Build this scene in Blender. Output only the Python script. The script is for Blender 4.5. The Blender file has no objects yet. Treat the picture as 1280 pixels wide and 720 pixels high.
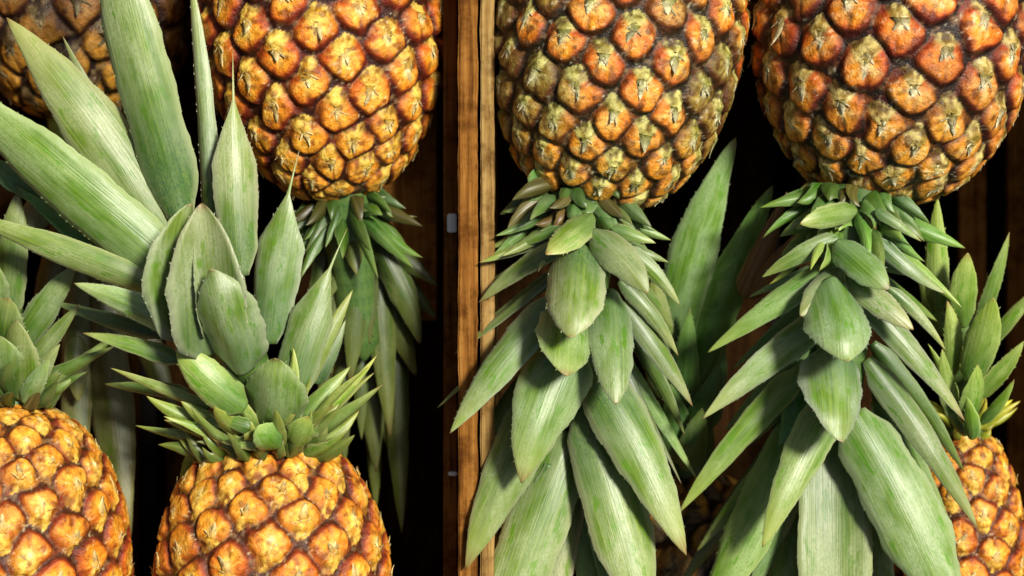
import bpy, math, random
import numpy as np
from mathutils import Vector, Matrix

# ------------------------------------------------------------------ camera, sky, sun, exposure
S = 0.00037            # metres covered by one photo pixel on the plane of the crate rims (z = 0)
H = 2400.0             # camera height above that plane, in the same units
sc = bpy.context.scene
col = sc.collection

cam_data = bpy.data.cameras.new('camera')
cam = bpy.data.objects.new('camera', cam_data)
col.objects.link(cam)
cam.location = (0, 0, H * S)
cam_data.sensor_width = 36.0
cam_data.lens = 36.0 * H / 1280.0
cam_data.clip_start = 0.02
cam_data.clip_end = 50.0
cam_data.dof.use_dof = True
cam_data.dof.focus_distance = (H - 60) * S
cam_data.dof.aperture_fstop = 7.0
sc.camera = cam

SUN_ELEV, SUN_ROT = 60.0, 56.0      # degrees; rotation clockwise from +Y (up in the picture)
world = bpy.data.worlds.new('World')
sc.world = world
world.use_nodes = True
wn = world.node_tree
bg = wn.nodes['Background']
sky = wn.nodes.new('ShaderNodeTexSky')
sky.sky_type = 'NISHITA'
sky.sun_disc = False
sky.sun_elevation = math.radians(SUN_ELEV)
sky.sun_rotation = math.radians(SUN_ROT)
sky.air_density = 0.6
sky.dust_density = 4.0
sky.ozone_density = 0.6
wn.links.new(sky.outputs['Color'], bg.inputs['Color'])
bg.inputs['Strength'].default_value = 0.05

sun_data = bpy.data.lights.new('sun', 'SUN')
sun_data.energy = 4.9
sun_data.angle = math.radians(9.0)
sun_data.color = (1.0, 0.95, 0.86)
sun = bpy.data.objects.new('sun', sun_data)
col.objects.link(sun)
el, az = math.radians(SUN_ELEV), math.radians(SUN_ROT)
sdir = Vector((math.sin(az) * math.cos(el), math.cos(az) * math.cos(el), math.sin(el)))
sun.rotation_euler = sdir.to_track_quat('Z', 'Y').to_euler()

sc.view_settings.view_transform = 'Standard'
sc.view_settings.look = 'None'
sc.view_settings.exposure = 0.0
sc.view_settings.gamma = 1.0
sc.cycles.use_denoising = True
sc.cycles.max_bounces = 5
sc.cycles.diffuse_bounces = 3

# ------------------------------------------------------------------ helpers
def P(px, py, z=0.0):
    """Point of the place seen at photo pixel (px, py), at height z above the crate rims."""
    f = (H - z) / H
    return Vector(((px - 640.0) * f * S, (360.0 - py) * f * S, z * S))

def link(name, me, mat=None, parent=None):
    o = bpy.data.objects.new(name, me)
    col.objects.link(o)
    if mat is not None:
        me.materials.append(mat)
    if parent is not None:
        o.parent = parent
        off = Vector(parent.location) if parent.parent is None else Vector((0, 0, 0))
        o.matrix_parent_inverse = Matrix.Translation(-off)
    return o

def thing(name, label, cat, loc, group=None):
    o = bpy.data.objects.new(name, None)
    o.empty_display_size = 0.02
    col.objects.link(o)
    o.location = loc
    o['label'] = label
    o['category'] = cat
    if group:
        o['group'] = group
    return o

def grid_mesh(name, verts, quads, tris=None, smooth=True):
    me = bpy.data.meshes.new(name)
    nv = len(verts)
    nq = len(quads)
    nt = 0 if tris is None else len(tris)
    me.vertices.add(nv)
    me.vertices.foreach_set('co', np.asarray(verts, dtype=np.float32).ravel())
    loops = np.asarray(quads, dtype=np.int32).ravel()
    starts = np.arange(nq, dtype=np.int32) * 4
    if nt:
        loops = np.concatenate([loops, np.asarray(tris, dtype=np.int32).ravel()])
        starts = np.concatenate([starts, nq * 4 + np.arange(nt, dtype=np.int32) * 3])
    me.loops.add(len(loops))
    me.loops.foreach_set('vertex_index', loops)
    me.polygons.add(nq + nt)
    me.polygons.foreach_set('loop_start', starts)
    me.polygons.foreach_set('use_smooth', np.full(nq + nt, smooth, dtype=bool))
    me.update(calc_edges=True)
    me.validate()
    return me

def sstep(a, b, x):
    t = np.clip((x - a) / (b - a), 0, 1)
    return t * t * (3 - 2 * t)

def vnoise(p, seed):
    """Trilinear value noise in 0..1 on an (n,3) array."""
    rs = np.random.RandomState(seed)
    tab = rs.rand(32, 32, 32)
    i = np.floor(p).astype(int)
    f = p - i
    f = f * f * (3 - 2 * f)
    r = 0
    for dx in (0, 1):
        for dy in (0, 1):
            for dz in (0, 1):
                w = (f[:, 0] if dx else 1 - f[:, 0]) * (f[:, 1] if dy else 1 - f[:, 1]) * (f[:, 2] if dz else 1 - f[:, 2])
                r = r + w * tab[(i[:, 0] + dx) % 32, (i[:, 1] + dy) % 32, (i[:, 2] + dz) % 32]
    return r

def mix(a, b, t):
    return a + (b - a) * t[:, None]

# ------------------------------------------------------------------ materials
def new_mat(name):
    m = bpy.data.materials.new(name)
    m.use_nodes = True
    return m, m.node_tree, m.node_tree.nodes['Principled BSDF']

def N(nt, kind, **kw):
    n = nt.nodes.new(kind)
    for k, v in kw.items():
        if k.startswith('i_'):
            n.inputs[k[2:]].default_value = v
        else:
            setattr(n, k, v)
    return n

def ramp(nt, stops):
    r = nt.nodes.new('ShaderNodeValToRGB')
    e = r.color_ramp.elements
    while len(e) < len(stops):
        e.new(0.5)
    for q, (p, c) in zip(e, stops):
        q.position = p
        q.color = (c[0], c[1], c[2], 1) if len(c) == 3 else c
    return r

def fruit_material():
    m, nt, b = new_mat('pineapple_rind')
    at = N(nt, 'ShaderNodeAttribute', attribute_name='pigment')
    tc = N(nt, 'ShaderNodeTexCoord')
    n1 = N(nt, 'ShaderNodeTexNoise', i_Scale=420.0, i_Detail=5.0, i_Roughness=0.65)
    nt.links.new(tc.outputs['Object'], n1.inputs['Vector'])
    r1 = ramp(nt, [(0.30, (0.36, 0.27, 0.20)), (0.47, (0.94, 0.92, 0.86)), (0.70, (1.30, 1.26, 1.15))])
    nt.links.new(n1.outputs['Fac'], r1.inputs['Fac'])
    mu = N(nt, 'ShaderNodeMix', data_type='RGBA', blend_type='MULTIPLY')
    mu.inputs[0].default_value = 0.85
    nt.links.new(at.outputs['Color'], mu.inputs[6])
    nt.links.new(r1.outputs['Color'], mu.inputs[7])
    nt.links.new(mu.outputs[2], b.inputs['Base Color'])
    n2 = N(nt, 'ShaderNodeTexNoise', i_Scale=900.0, i_Detail=4.0)
    nt.links.new(tc.outputs['Object'], n2.inputs['Vector'])
    rr = ramp(nt, [(0.3, (0.32, 0.32, 0.32)), (0.7, (0.62, 0.62, 0.62))])
    nt.links.new(n1.outputs['Fac'], rr.inputs['Fac'])
    nt.links.new(rr.outputs['Color'], b.inputs['Roughness'])
    bp = N(nt, 'ShaderNodeBump', i_Strength=0.55, i_Distance=0.0012)
    nt.links.new(n2.outputs['Fac'], bp.inputs['Height'])
    nt.links.new(bp.outputs['Normal'], b.inputs['Normal'])
    b.inputs['Specular IOR Level'].default_value = 0.38
    return m

def leaf_material():
    m, nt, b = new_mat('pineapple_leaf')
    uv = N(nt, 'ShaderNodeUVMap', uv_map='UVMap')
    oi = N(nt, 'ShaderNodeObjectInfo')
    sep = N(nt, 'ShaderNodeSeparateXYZ')
    nt.links.new(uv.outputs['UV'], sep.inputs[0])
    off = N(nt, 'ShaderNodeMath', operation='MULTIPLY')
    off.inputs[1].default_value = 37.0
    nt.links.new(oi.outputs['Random'], off.inputs[0])
    def mapped(sx, sy):
        a = N(nt, 'ShaderNodeMath', operation='MULTIPLY'); a.inputs[1].default_value = sx
        c = N(nt, 'ShaderNodeMath', operation='MULTIPLY'); c.inputs[1].default_value = sy
        nt.links.new(sep.outputs[0], a.inputs[0]); nt.links.new(sep.outputs[1], c.inputs[0])
        co = N(nt, 'ShaderNodeCombineXYZ')
        nt.links.new(a.outputs[0], co.inputs[0]); nt.links.new(c.outputs[0], co.inputs[1]); nt.links.new(off.outputs[0], co.inputs[2])
        return co
    # long streaks along the blade
    n1 = N(nt, 'ShaderNodeTexNoise', i_Scale=1.0, i_Detail=4.0, i_Roughness=0.6)
    nt.links.new(mapped(0.007, 0.42).outputs[0], n1.inputs['Vector'])
    # soft patches of bloom
    n2 = N(nt, 'ShaderNodeTexNoise', i_Scale=1.0, i_Detail=3.0, i_Roughness=0.55)
    nt.links.new(mapped(0.016, 0.045).outputs[0], n2.inputs['Vector'])
    # fine scurf
    n3 = N(nt, 'ShaderNodeTexNoise', i_Scale=1.0, i_Detail=3.0, i_Roughness=0.7)
    nt.links.new(mapped(0.25, 0.6).outputs[0], n3.inputs['Vector'])
    green = ramp(nt, [(0.26, (0.075, 0.150, 0.012)), (0.5, (0.155, 0.250, 0.024)), (0.76, (0.30, 0.38, 0.055))])
    nt.links.new(n1.outputs['Fac'], green.inputs['Fac'])
    pf = ramp(nt, [(0.34, (0, 0, 0)), (0.60, (1, 1, 1))])
    nt.links.new(n2.outputs['Fac'], pf.inputs['Fac'])
    pf2 = ramp(nt, [(0.32, (0.30, 0.30, 0.30)), (0.62, (1, 1, 1))])
    nt.links.new(n3.outputs['Fac'], pf2.inputs['Fac'])
    pm = N(nt, 'ShaderNodeMath', operation='MULTIPLY')
    nt.links.new(pf.outputs['Color'], pm.inputs[0]); nt.links.new(pf2.outputs['Color'], pm.inputs[1])
    pm2 = N(nt, 'ShaderNodeMath', operation='MULTIPLY'); pm2.inputs[1].default_value = 0.8
    nt.links.new(pm.outputs[0], pm2.inputs[0])
    bloom = N(nt, 'ShaderNodeMix', data_type='RGBA')
    nt.links.new(pm2.outputs[0], bloom.inputs[0])
    nt.links.new(green.outputs['Color'], bloom.inputs[6])
    bloom.inputs[7].default_value = (0.51, 0.55, 0.335, 1)
    # margin and tip pigment kept as a per-vertex mask (r = margin, g = tip, b = dryness)
    at = N(nt, 'ShaderNodeAttribute', attribute_name='mask')
    sm = N(nt, 'ShaderNodeSeparateColor')
    nt.links.new(at.outputs['Color'], sm.inputs[0])
    # places where the bloom is rubbed off and vivid green shows, with crisp ragged borders
    n4 = N(nt, 'ShaderNodeTexNoise', i_Scale=1.0, i_Detail=6.0, i_Roughness=0.7)
    nt.links.new(mapped(0.030, 0.10).outputs[0], n4.inputs['Vector'])
    r4 = ramp(nt, [(0.56, (0, 0, 0)), (0.62, (0.9, 0.9, 0.9))])
    nt.links.new(n4.outputs['Fac'], r4.inputs['Fac'])
    rub = N(nt, 'ShaderNodeMix', data_type='RGBA')
    nt.links.new(r4.outputs['Color'], rub.inputs[0]); nt.links.new(bloom.outputs[2], rub.inputs[6])
    rub.inputs[7].default_value = (0.14, 0.29, 0.012, 1)
    # grey-brown flecks
    n5 = N(nt, 'ShaderNodeTexNoise', i_Scale=1.0, i_Detail=5.0, i_Roughness=0.75)
    nt.links.new(mapped(0.16, 0.30).outputs[0], n5.inputs['Vector'])
    r5 = ramp(nt, [(0.60, (0, 0, 0)), (0.72, (0.6, 0.6, 0.6))])
    nt.links.new(n5.outputs['Fac'], r5.inputs['Fac'])
    fk = N(nt, 'ShaderNodeMix', data_type='RGBA')
    nt.links.new(r5.outputs['Color'], fk.inputs[0]); nt.links.new(rub.outputs[2], fk.inputs[6])
    fk.inputs[7].default_value = (0.11, 0.13, 0.05, 1)
    # tan scars
    n6 = N(nt, 'ShaderNodeTexNoise', i_Scale=1.0, i_Detail=5.0, i_Roughness=0.65)
    nt.links.new(mapped(0.035, 0.06).outputs[0], n6.inputs['Vector'])
    r6 = ramp(nt, [(0.25, (0.75, 0.75, 0.75)), (0.32, (0, 0, 0))])
    nt.links.new(n6.outputs['Fac'], r6.inputs['Fac'])
    sk = N(nt, 'ShaderNodeMix', data_type='RGBA')
    nt.links.new(r6.outputs['Color'], sk.inputs[0]); nt.links.new(fk.outputs[2], sk.inputs[6])
    sk.inputs[7].default_value = (0.40, 0.31, 0.14, 1)
    # blue-green foot of the blade, darkened to stand for shade between leaf bases
    ft = N(nt, 'ShaderNodeMix', data_type='RGBA')
    fa = N(nt, 'ShaderNodeMath', operation='MULTIPLY')
    nt.links.new(at.outputs['Alpha'], fa.inputs[0]); nt.links.new(pf2.outputs['Color'], fa.inputs[1])
    nt.links.new(fa.outputs[0], ft.inputs[0]); nt.links.new(sk.outputs[2], ft.inputs[6])
    ft.inputs[7].default_value = (0.045, 0.12, 0.04, 1)
    ed = N(nt, 'ShaderNodeMix', data_type='RGBA')
    nt.links.new(sm.outputs[0], ed.inputs[0]); nt.links.new(ft.outputs[2], ed.inputs[6])
    ed.inputs[7].default_value = (0.55, 0.56, 0.36, 1)
    tp = N(nt, 'ShaderNodeMix', data_type='RGBA')
    nt.links.new(sm.outputs[1], tp.inputs[0]); nt.links.new(ed.outputs[2], tp.inputs[6])
    tp.inputs[7].default_value = (0.52, 0.50, 0.17, 1)
    dry = ramp(nt, [(0.3, (0.16, 0.075, 0.025)), (0.55, (0.36, 0.20, 0.075)), (0.75, (0.5, 0.36, 0.18))])
    nt.links.new(n1.outputs['Fac'], dry.inputs['Fac'])
    dm = N(nt, 'ShaderNodeMix', data_type='RGBA')
    nt.links.new(sm.outputs[2], dm.inputs[0]); nt.links.new(tp.outputs[2], dm.inputs[6]); nt.links.new(dry.outputs['Color'], dm.inputs[7])
    ti = N(nt, 'ShaderNodeMix', data_type='RGBA', blend_type='MULTIPLY')
    ti.inputs[0].default_value = 1.0
    nt.links.new(dm.outputs[2], ti.inputs[6]); nt.links.new(oi.outputs['Color'], ti.inputs[7])
    nt.links.new(ti.outputs[2], b.inputs['Base Color'])
    b.inputs['Roughness'].default_value = 0.40
    b.inputs['Specular IOR Level'].default_value = 0.62
    bp = N(nt, 'ShaderNodeBump', i_Strength=0.35, i_Distance=0.0008)
    nt.links.new(n1.outputs['Fac'], bp.inputs['Height'])
    nt.links.new(bp.outputs['Normal'], b.inputs['Normal'])
    return m

def wood_material(name, c0, c1, c2):
    m, nt, b = new_mat(name)
    tc = N(nt, 'ShaderNodeTexCoord')
    mp = N(nt, 'ShaderNodeMapping')
    mp.inputs['Scale'].default_value = (480, 16, 480)
    nt.links.new(tc.outputs['Object'], mp.inputs['Vector'])
    n = N(nt, 'ShaderNodeTexNoise', i_Scale=1.0, i_Detail=6.0, i_Roughness=0.62)
    nt.links.new(mp.outputs['Vector'], n.inputs['Vector'])
    r = ramp(nt, [(0.3, c0), (0.5, c1), (0.72, c2)])
    nt.links.new(n.outputs['Fac'], r.inputs['Fac'])
    n2 = N(nt, 'ShaderNodeTexNoise', i_Scale=55.0, i_Detail=7.0, i_Roughness=0.7)
    nt.links.new(tc.outputs['Object'], n2.inputs['Vector'])
    r2 = ramp(nt, [(0.38, (0.35, 0.28, 0.22)), (0.52, (0.95, 0.95, 0.95)), (0.7, (1.15, 1.15, 1.12))])
    nt.links.new(n2.outputs['Fac'], r2.inputs['Fac'])
    mu = N(nt, 'ShaderNodeMix', data_type='RGBA', blend_type='MULTIPLY')
    mu.inputs[0].default_value = 0.8
    nt.links.new(r.outputs['Color'], mu.inputs[6]); nt.links.new(r2.outputs['Color'], mu.inputs[7])
    nt.links.new(mu.outputs[2], b.inputs['Base Color'])
    b.inputs['Roughness'].default_value = 0.75
    b.inputs['Specular IOR Level'].default_value = 0.03
    bp = N(nt, 'ShaderNodeBump', i_Strength=0.4, i_Distance=0.001)
    nt.links.new(n.outputs['Fac'], bp.inputs['Height'])
    nt.links.new(bp.outputs['Normal'], b.inputs['Normal'])
    return m

M_RIND = fruit_material()
M_LEAF = leaf_material()
M_WOOD_ORANGE = wood_material('orange_wood', (0.07, 0.026, 0.006), (0.25, 0.10, 0.018), (0.40, 0.19, 0.042))
M_WOOD_PALE = wood_material('pale_wood', (0.13, 0.065, 0.018), (0.34, 0.20, 0.06), (0.50, 0.35, 0.13))
M_WOOD_SHADED = wood_material('shaded_wood', (0.012, 0.005, 0.0015), (0.030, 0.013, 0.003), (0.05, 0.023, 0.006))  # floor wood darkened so the gaps between fruit read as shade
M_WOOD_MID = wood_material('brown_wood', (0.28, 0.11, 0.020), (0.46, 0.20, 0.038), (0.56, 0.28, 0.065))
M_WOOD_BATTEN = wood_material('batten_wood', (0.05, 0.018, 0.006), (0.15, 0.06, 0.012), (0.24, 0.11, 0.025))
M_METAL, _nt, _b = new_mat('dull_zinc')
_b.inputs['Base Color'].default_value = (0.62, 0.70, 0.68, 1)
_b.inputs['Roughness'].default_value = 0.5
_b.inputs['Metallic'].default_value = 0.2
M_GROUND, _nt, _b = new_mat('dark_ground')
_n = N(_nt, 'ShaderNodeTexNoise', i_Scale=60.0, i_Detail=6.0)
_r = ramp(_nt, [(0.3, (0.004, 0.004, 0.004)), (0.7, (0.010, 0.009, 0.008))])
_nt.links.new(_n.outputs['Fac'], _r.inputs['Fac'])
_nt.links.new(_r.outputs['Color'], _b.inputs['Base Color'])
_b.inputs['Roughness'].default_value = 1.0
_b.inputs['Specular IOR Level'].default_value = 0.05

# ------------------------------------------------------------------ ground and crates
FLOOR = -480.0
def box_mesh(name, x0, x1, y0, y1, z0, z1, bev=1.2, rough=0.0):
    """A bevelled board between world limits given in photo-pixel units (x right, y up from the picture centre)."""
    import bmesh
    bm = bmesh.new()
    vs = [bm.verts.new((x * S, y * S, z * S)) for x in (x0, x1) for y in (y0, y1) for z in (z0, z1)]
    for f in ((0, 1, 3, 2), (4, 6, 7, 5), (0, 4, 5, 1), (2, 3, 7, 6), (0, 2, 6, 4), (1, 5, 7, 3)):
        bm.faces.new([vs[i] for i in f])
    bmesh.ops.recalc_face_normals(bm, faces=bm.faces)
    bmesh.ops.bevel(bm, geom=list(bm.edges), offset=bev * S, segments=2, affect='EDGES')
    if rough:
        from mathutils import noise
        for y in np.linspace(y0, y1, 150)[1:-1]:
            bmesh.ops.bisect_plane(bm, geom=bm.verts[:] + bm.edges[:] + bm.faces[:], plane_co=(0, y * S, 0), plane_no=(0, 1, 0))
        for v in bm.verts:
            p = v.co / S
            k1 = noise.noise((p.x * 0.11 + 5, p.y * 0.02, p.z * 0.01)) * rough
            k2 = noise.noise((p.x * 0.11, p.y * 0.11 + 9, p.z * 0.01)) * rough * 0.6
            k3 = noise.noise((p.x * 0.3, p.y * 0.02, 3.0)) * rough
            v.co.x += (k1 + k2) * S
            v.co.z += (k3 + k2) * S
    me = bpy.data.meshes.new(name)
    bm.to_mesh(me)
    bm.free()
    return me

g = link('ground', grid_mesh('ground', [(-6, -6, (FLOOR - 45) * S), (6, -6, (FLOOR - 45) * S), (6, 6, (FLOOR - 45) * S), (-6, 6, (FLOOR - 45) * S)], [(0, 1, 2, 3)], smooth=False), M_GROUND)
g['kind'] = 'structure'

YT, YB = 640.0, -660.0          # inner ends of both crates (y up)
def crate(x0, x1, rim_mat, label, far_mat):
    """x0, x1: outer limits; boards 26 thick."""
    t = thing('wooden_crate', label, 'crate', (0.5 * (x0 + x1) * S, 0, (FLOOR - 40) * S), 'wooden crates holding the pineapples')
    return t

left_crate = crate(-900, -40, M_WOOD_ORANGE, 'orange-brown wooden crate holding the pineapples left of the dividing boards', None)
right_crate = crate(-38, 820, M_WOOD_PALE, 'pale-rimmed wooden crate holding the pineapples right of the dividing boards', None)
def board(parent, name, x0, x1, y0, y1, z0, z1, mat, bev=1.2, rough=0.0):
    return link(name, box_mesh(name, x0, x1, y0, y1, z0, z1, bev, rough), mat, parent)
# left crate: walls
board(left_crate, 'side_board', -67, -43, YB, YT, FLOOR, 0, M_WOOD_ORANGE, 1.8, 1.3)
board(left_crate, 'side_board', -900, -874, YB, YT, FLOOR, 0, M_WOOD_ORANGE)
board(left_crate, 'end_board', -900, -41, YT + 1, YT + 27, FLOOR, 0, M_WOOD_ORANGE)
board(left_crate, 'end_board', -900, -41, YB - 27, YB - 1, FLOOR, 0, M_WOOD_ORANGE)
board(left_crate, 'inner_batten', -88, -70, YB + 2, YT - 2, FLOOR + 2, -60, M_WOOD_BATTEN)
board(left_crate, 'ledge_board', -185, -104, -45, YT - 2, -258, -242, M_WOOD_MID)
for (a, b) in ((-873, -740), (-700, -560), (-520, -380), (-345, -240), (-205, -96)):
    board(left_crate, 'floor_slat', a, b, YB + 1, YT - 1, FLOOR - 22, FLOOR - 2, M_WOOD_SHADED)
# right crate: walls
board(right_crate, 'side_board', -39.5, -22, YB, YT, FLOOR, -4, M_WOOD_PALE, 1.8, 1.1)
board(right_crate, 'side_board', 794, 820, YB, YT, FLOOR, 0, M_WOOD_PALE)
board(right_crate, 'end_board', -38, 820, YT + 1, YT + 27, FLOOR, 0, M_WOOD_PALE)
board(right_crate, 'end_board', -38, 820, YB - 27, YB - 1, FLOOR, 0, M_WOOD_PALE)
for (a, b) in ((-20, 90), (130, 240), (280, 390), (430, 560), (672, 712), (745, 793)):
    board(right_crate, 'floor_slat', a, b, YB + 1, YT - 1, FLOOR - 22, FLOOR - 2, M_WOOD_SHADED if a < 600 else M_WOOD_MID)
# staples driven into the top of the batten
for (px, py, hh) in ((565, 279, 12), (566, 592, 2.5)):
    q = P(px, py, -52) / S
    board(left_crate, 'staple', q.x - 6, q.x + 6, q.y - hh, q.y + hh, -60.5, -46, M_METAL, 1.5)

# ------------------------------------------------------------------ pineapple fruit
GOLD = math.radians(137.50776)
def fruit(parent, c, R, L, d, eye, pal, seed, nt_=400, ns_=300, hand=1, pw=2.5):
    """c = (px, py, z) centre; d = direction stem -> crown in picture terms (x right, y DOWN, z to camera)."""
    rs = np.random.RandomState(seed)
    f = (H - c[2]) / H
    R, L, eye = R * f, L * f, eye * f
    C = np.array(P(*c)) / S
    ax = np.array([d[0], -d[1], d[2]], dtype=float); ax /= np.linalg.norm(ax)
    e1 = np.cross(ax, [0, 0, 1.0]); e1 /= np.linalg.norm(e1)
    e2 = np.cross(e1, ax) * -1.0
    e2 = np.cross(ax, e1)
    # profile: fine table, then resample by arc length
    tt = np.linspace(-1, 1, 2001)
    rr = R * np.clip(1 - np.abs(tt) ** pw, 0, 1) ** (1 / 2.15) * (1 + 0.03 * -tt)
    hh = tt * L / 2
    arc = np.concatenate([[0], np.cumsum(np.hypot(np.diff(rr), np.diff(hh)))])
    dens = 1 + 0.75 * sstep(0.45, 0.95, tt)                      # eyes get smaller towards the crown
    area = np.concatenate([[0], np.cumsum(0.5 * (rr[1:] + rr[:-1]) * dens[1:] * np.diff(arc))])
    # eyes: spiral lattice, equal area
    cell = 0.866 * eye * eye / (2 * math.pi)
    n = int(area[-1] / cell)
    an = (np.arange(n) + 0.5) * cell
    ea = np.interp(an, area, arc); er = np.interp(an, area, rr); eh = np.interp(an, area, hh)
    et = hand * np.arange(n) * GOLD + rs.rand() * 6.28
    # wobble
    et = et + rs.normal(0, 0.035, n) * eye / np.maximum(er, eye)
    eh = eh + rs.normal(0, 0.03, n) * eye
    def pos(h, r, th):
        return h[:, None] * ax + r[:, None] * (np.cos(th)[:, None] * e1 + np.sin(th)[:, None] * e2)
    EP = pos(eh, er, et)
    esz = 1 / np.sqrt(np.interp(eh, hh, dens))                   # local eye size
    # grid
    sa = np.linspace(0.002, 0.998, ns_) * arc[-1]
    gh = np.interp(sa, arc, hh); gr = np.interp(sa, arc, rr)
    dh = np.gradient(gh, sa); dr = np.gradient(gr, sa)
    th = np.arange(nt_) * 2 * math.pi / nt_
    HH = np.repeat(gh, nt_); RR = np.repeat(gr, nt_); TH = np.tile(th, ns_)
    DH = np.repeat(dh, nt_); DR = np.repeat(dr, nt_)
    base = pos(HH, RR, TH)
    rad = np.cos(TH)[:, None] * e1 + np.sin(TH)[:, None] * e2
    tang = -np.sin(TH)[:, None] * e1 + np.cos(TH)[:, None] * e2
    ln = np.hypot(DH, DR)
    nor = (DH / ln)[:, None] * rad - (DR / ln)[:, None] * ax
    alo = (DR / ln)[:, None] * rad + (DH / ln)[:, None] * ax
    m = len(base)
    F1 = np.empty(m); F2 = np.empty(m); I1 = np.empty(m, dtype=int)
    for k in range(0, m, 20000):
        # a little domain warp so the cell walls are not ruler straight
        bb = base[k:k + 20000]
        wv = np.stack([vnoise(bb / (eye * 0.42), seed + 1), vnoise(bb / (eye * 0.42), seed + 2), vnoise(bb / (eye * 0.42), seed + 3)], 1) - 0.5
        bw = bb + wv * eye * 0.22
        D = np.sqrt(np.maximum(((bw ** 2).sum(1)[:, None] + (EP ** 2).sum(1)[None] - 2 * bw @ EP.T), 0))
        ii = np.argpartition(D, 1, axis=1)[:, :2]
        dd = np.take_along_axis(D, ii, 1)
        o = np.argsort(dd, axis=1)
        dd = np.take_along_axis(dd, o, 1); ii = np.take_along_axis(ii, o, 1)
        F1[k:k + 20000] = dd[:, 0]; F2[k:k + 20000] = dd[:, 1]; I1[k:k + 20000] = ii[:, 0]
    le = esz[I1]
    F1 /= eye * le; F2 /= eye * le
    en = np.minimum(F2 - F1, np.clip(0.505 + 0.06 * (vnoise(base / (eye * 0.3), seed + 19) - 0.5) - F1, -0.1, 1) * 2.0)
    rel = base - EP[I1]
    u = (rel * alo).sum(1) / (eye * le)
    v = (rel * tang).sum(1) / (eye * le)
    rnd = rs.rand(n); rnd2 = rs.rand(n); rnd3 = rs.rand(n)
    r1, r2, r3 = rnd[I1], rnd2[I1], rnd3[I1]
    nz = vnoise(base / (eye * 0.10), seed + 11)
    nz2 = vnoise(base / (eye * 0.25), seed + 12)
    nz3 = vnoise(base / (eye * 2.2), seed + 13)
    endf = sstep(1.0, 0.90, HH / (L / 2))                       # fades relief close to the crown
    # bract mask: broad at the stem side, pointed past the middle
    blen = -0.02 + 0.16 * r2
    wb = np.clip((blen - u) * 0.62, 0, 0.46) * (0.85 + 0.3 * nz2)
    bm = sstep(0.0, 0.09, wb - np.abs(v)) * sstep(blen, blen - 0.1, u)
    rim = sstep(0.0, 0.30, en)
    fr0 = sstep(-0.22, -0.42, u) * sstep(0.26, 0.08, np.abs(v))
    dome = np.clip(1 - (F1 / 0.62) ** 2, 0, 1)
    fan = np.arctan2(v, u + 0.12)
    ray = vnoise(np.stack([fan * 4.5 + I1 * 3.7, F1 * 2.2 + r3 * 9, np.full(m, 0.5)], 1) % 31.0, seed + 15)
    cleft = np.exp(-((v + 0.12 * (r3 - .5)) / 0.05) ** 2) * sstep(0.02, 0.16, u) * sstep(0.25, 0.5, r1)
    hgt = 0.135 * rim + 0.055 * dome + 0.07 * (ray - 0.5) * rim * sstep(0.25, -0.1, u) - 0.05 * cleft * rim + 0.022 * bm * rim + 0.03 * (nz2 - 0.5) * rim + 0.016 * (nz - 0.5)
    hgt = hgt + 0.045 * fr0 + 0.05 * sstep(-0.5, 0.35, u) * rim               # scales lean: crown side stands higher
    V = base + nor * (hgt * 0.70 * eye * le * (0.55 + 0.45 * endf))[:, None]
    # pigment
    q = {k: np.array(x, dtype=float) for k, x in pal.items() if k not in ('green', 'pale')}
    ripe = np.clip(nz3 * 1.2 - 0.1 + 0.35 * (r1 - 0.5), 0, 1)
    sep = mix(np.tile(q['deep'], (m, 1)), np.tile(q['mid'], (m, 1)), np.clip(0.05 + 0.95 * sstep(0.15, 0.62, en) + 0.7 * (nz2 - 0.5) + 0.4 * (ray - 0.5), 0, 1))
    sep = mix(sep, np.tile(q['light'], (m, 1)), np.clip(sstep(0.25, 0.95, en) * (0.1 + 1.1 * r2 ** 1.3) + 0.8 * (nz2 - 0.55), 0, 1) * 0.85)
    sep = mix(sep, np.tile(np.array([0.10, 0.13, 0.03]), (m, 1)), pal['green'] * sstep(0.55, 0.85, ripe) * 0.8)
    gold = sstep(0.30, 0.9, HH / (L / 2)) * 0.55
    sep = mix(sep, np.tile(np.array([0.90, 0.45, 0.035]), (m, 1)), gold * pal['pale'])
    br = mix(np.tile(q['bract_lo'], (m, 1)), np.tile(q['bract_hi'], (m, 1)),
             np.clip(sstep(-0.5, 0.02, u) * 0.6 + 1.1 * (ray - 0.45) + 0.5 * (nz - 0.5) + 0.3 * (r3 - 0.5), 0, 1))
    ccol = mix(sep, br, bm * pal['pale'])
    ccol = mix(ccol, np.tile(q['edge'], (m, 1)), cleft * 0.6)
    pc = np.clip((1 - F1 / 0.46), 0, 1) * sstep(0.42, 0.62, 0.7 * ray + 0.3 * nz) * (0.4 + 0.6 * r2) * sstep(0.30, 0.05, u)
    ccol = mix(ccol, np.tile(q['bract_hi'], (m, 1)), pc * 0.9)
    tip = np.exp(-((u - blen + 0.14) / 0.09) ** 2 - (v / 0.075) ** 2) * (0.35 + 0.65 * r3)
    ccol = mix(ccol, np.tile(q['tip'], (m, 1)), np.clip(tip, 0, 1) * 0.9)
    ccol = mix(ccol, np.tile(q['edge'], (m, 1)), (1 - sstep(0.05, 0.22, en + 0.12 * (nz2 - 0.5) - 0.14 * sstep(-0.05, 0.3, u))) * (0.30 + 0.70 * sstep(-0.25, 0.10, u)))
    ccol = mix(ccol, np.tile(q['groove'], (m, 1)), (1 - sstep(-0.02, 0.16, en + 0.10 * (nz - 0.5) - 0.07 * sstep(0.0, 0.3, u))) * (0.55 + 0.45 * sstep(-0.3, 0.0, u)))
    ccol = mix(ccol, np.tile(np.array([0.26, 0.17, 0.08]), (m, 1)), (1 - sstep(0.02, 0.2, en)) * sstep(0.64, 0.8, nz) * 0.5)
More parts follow.
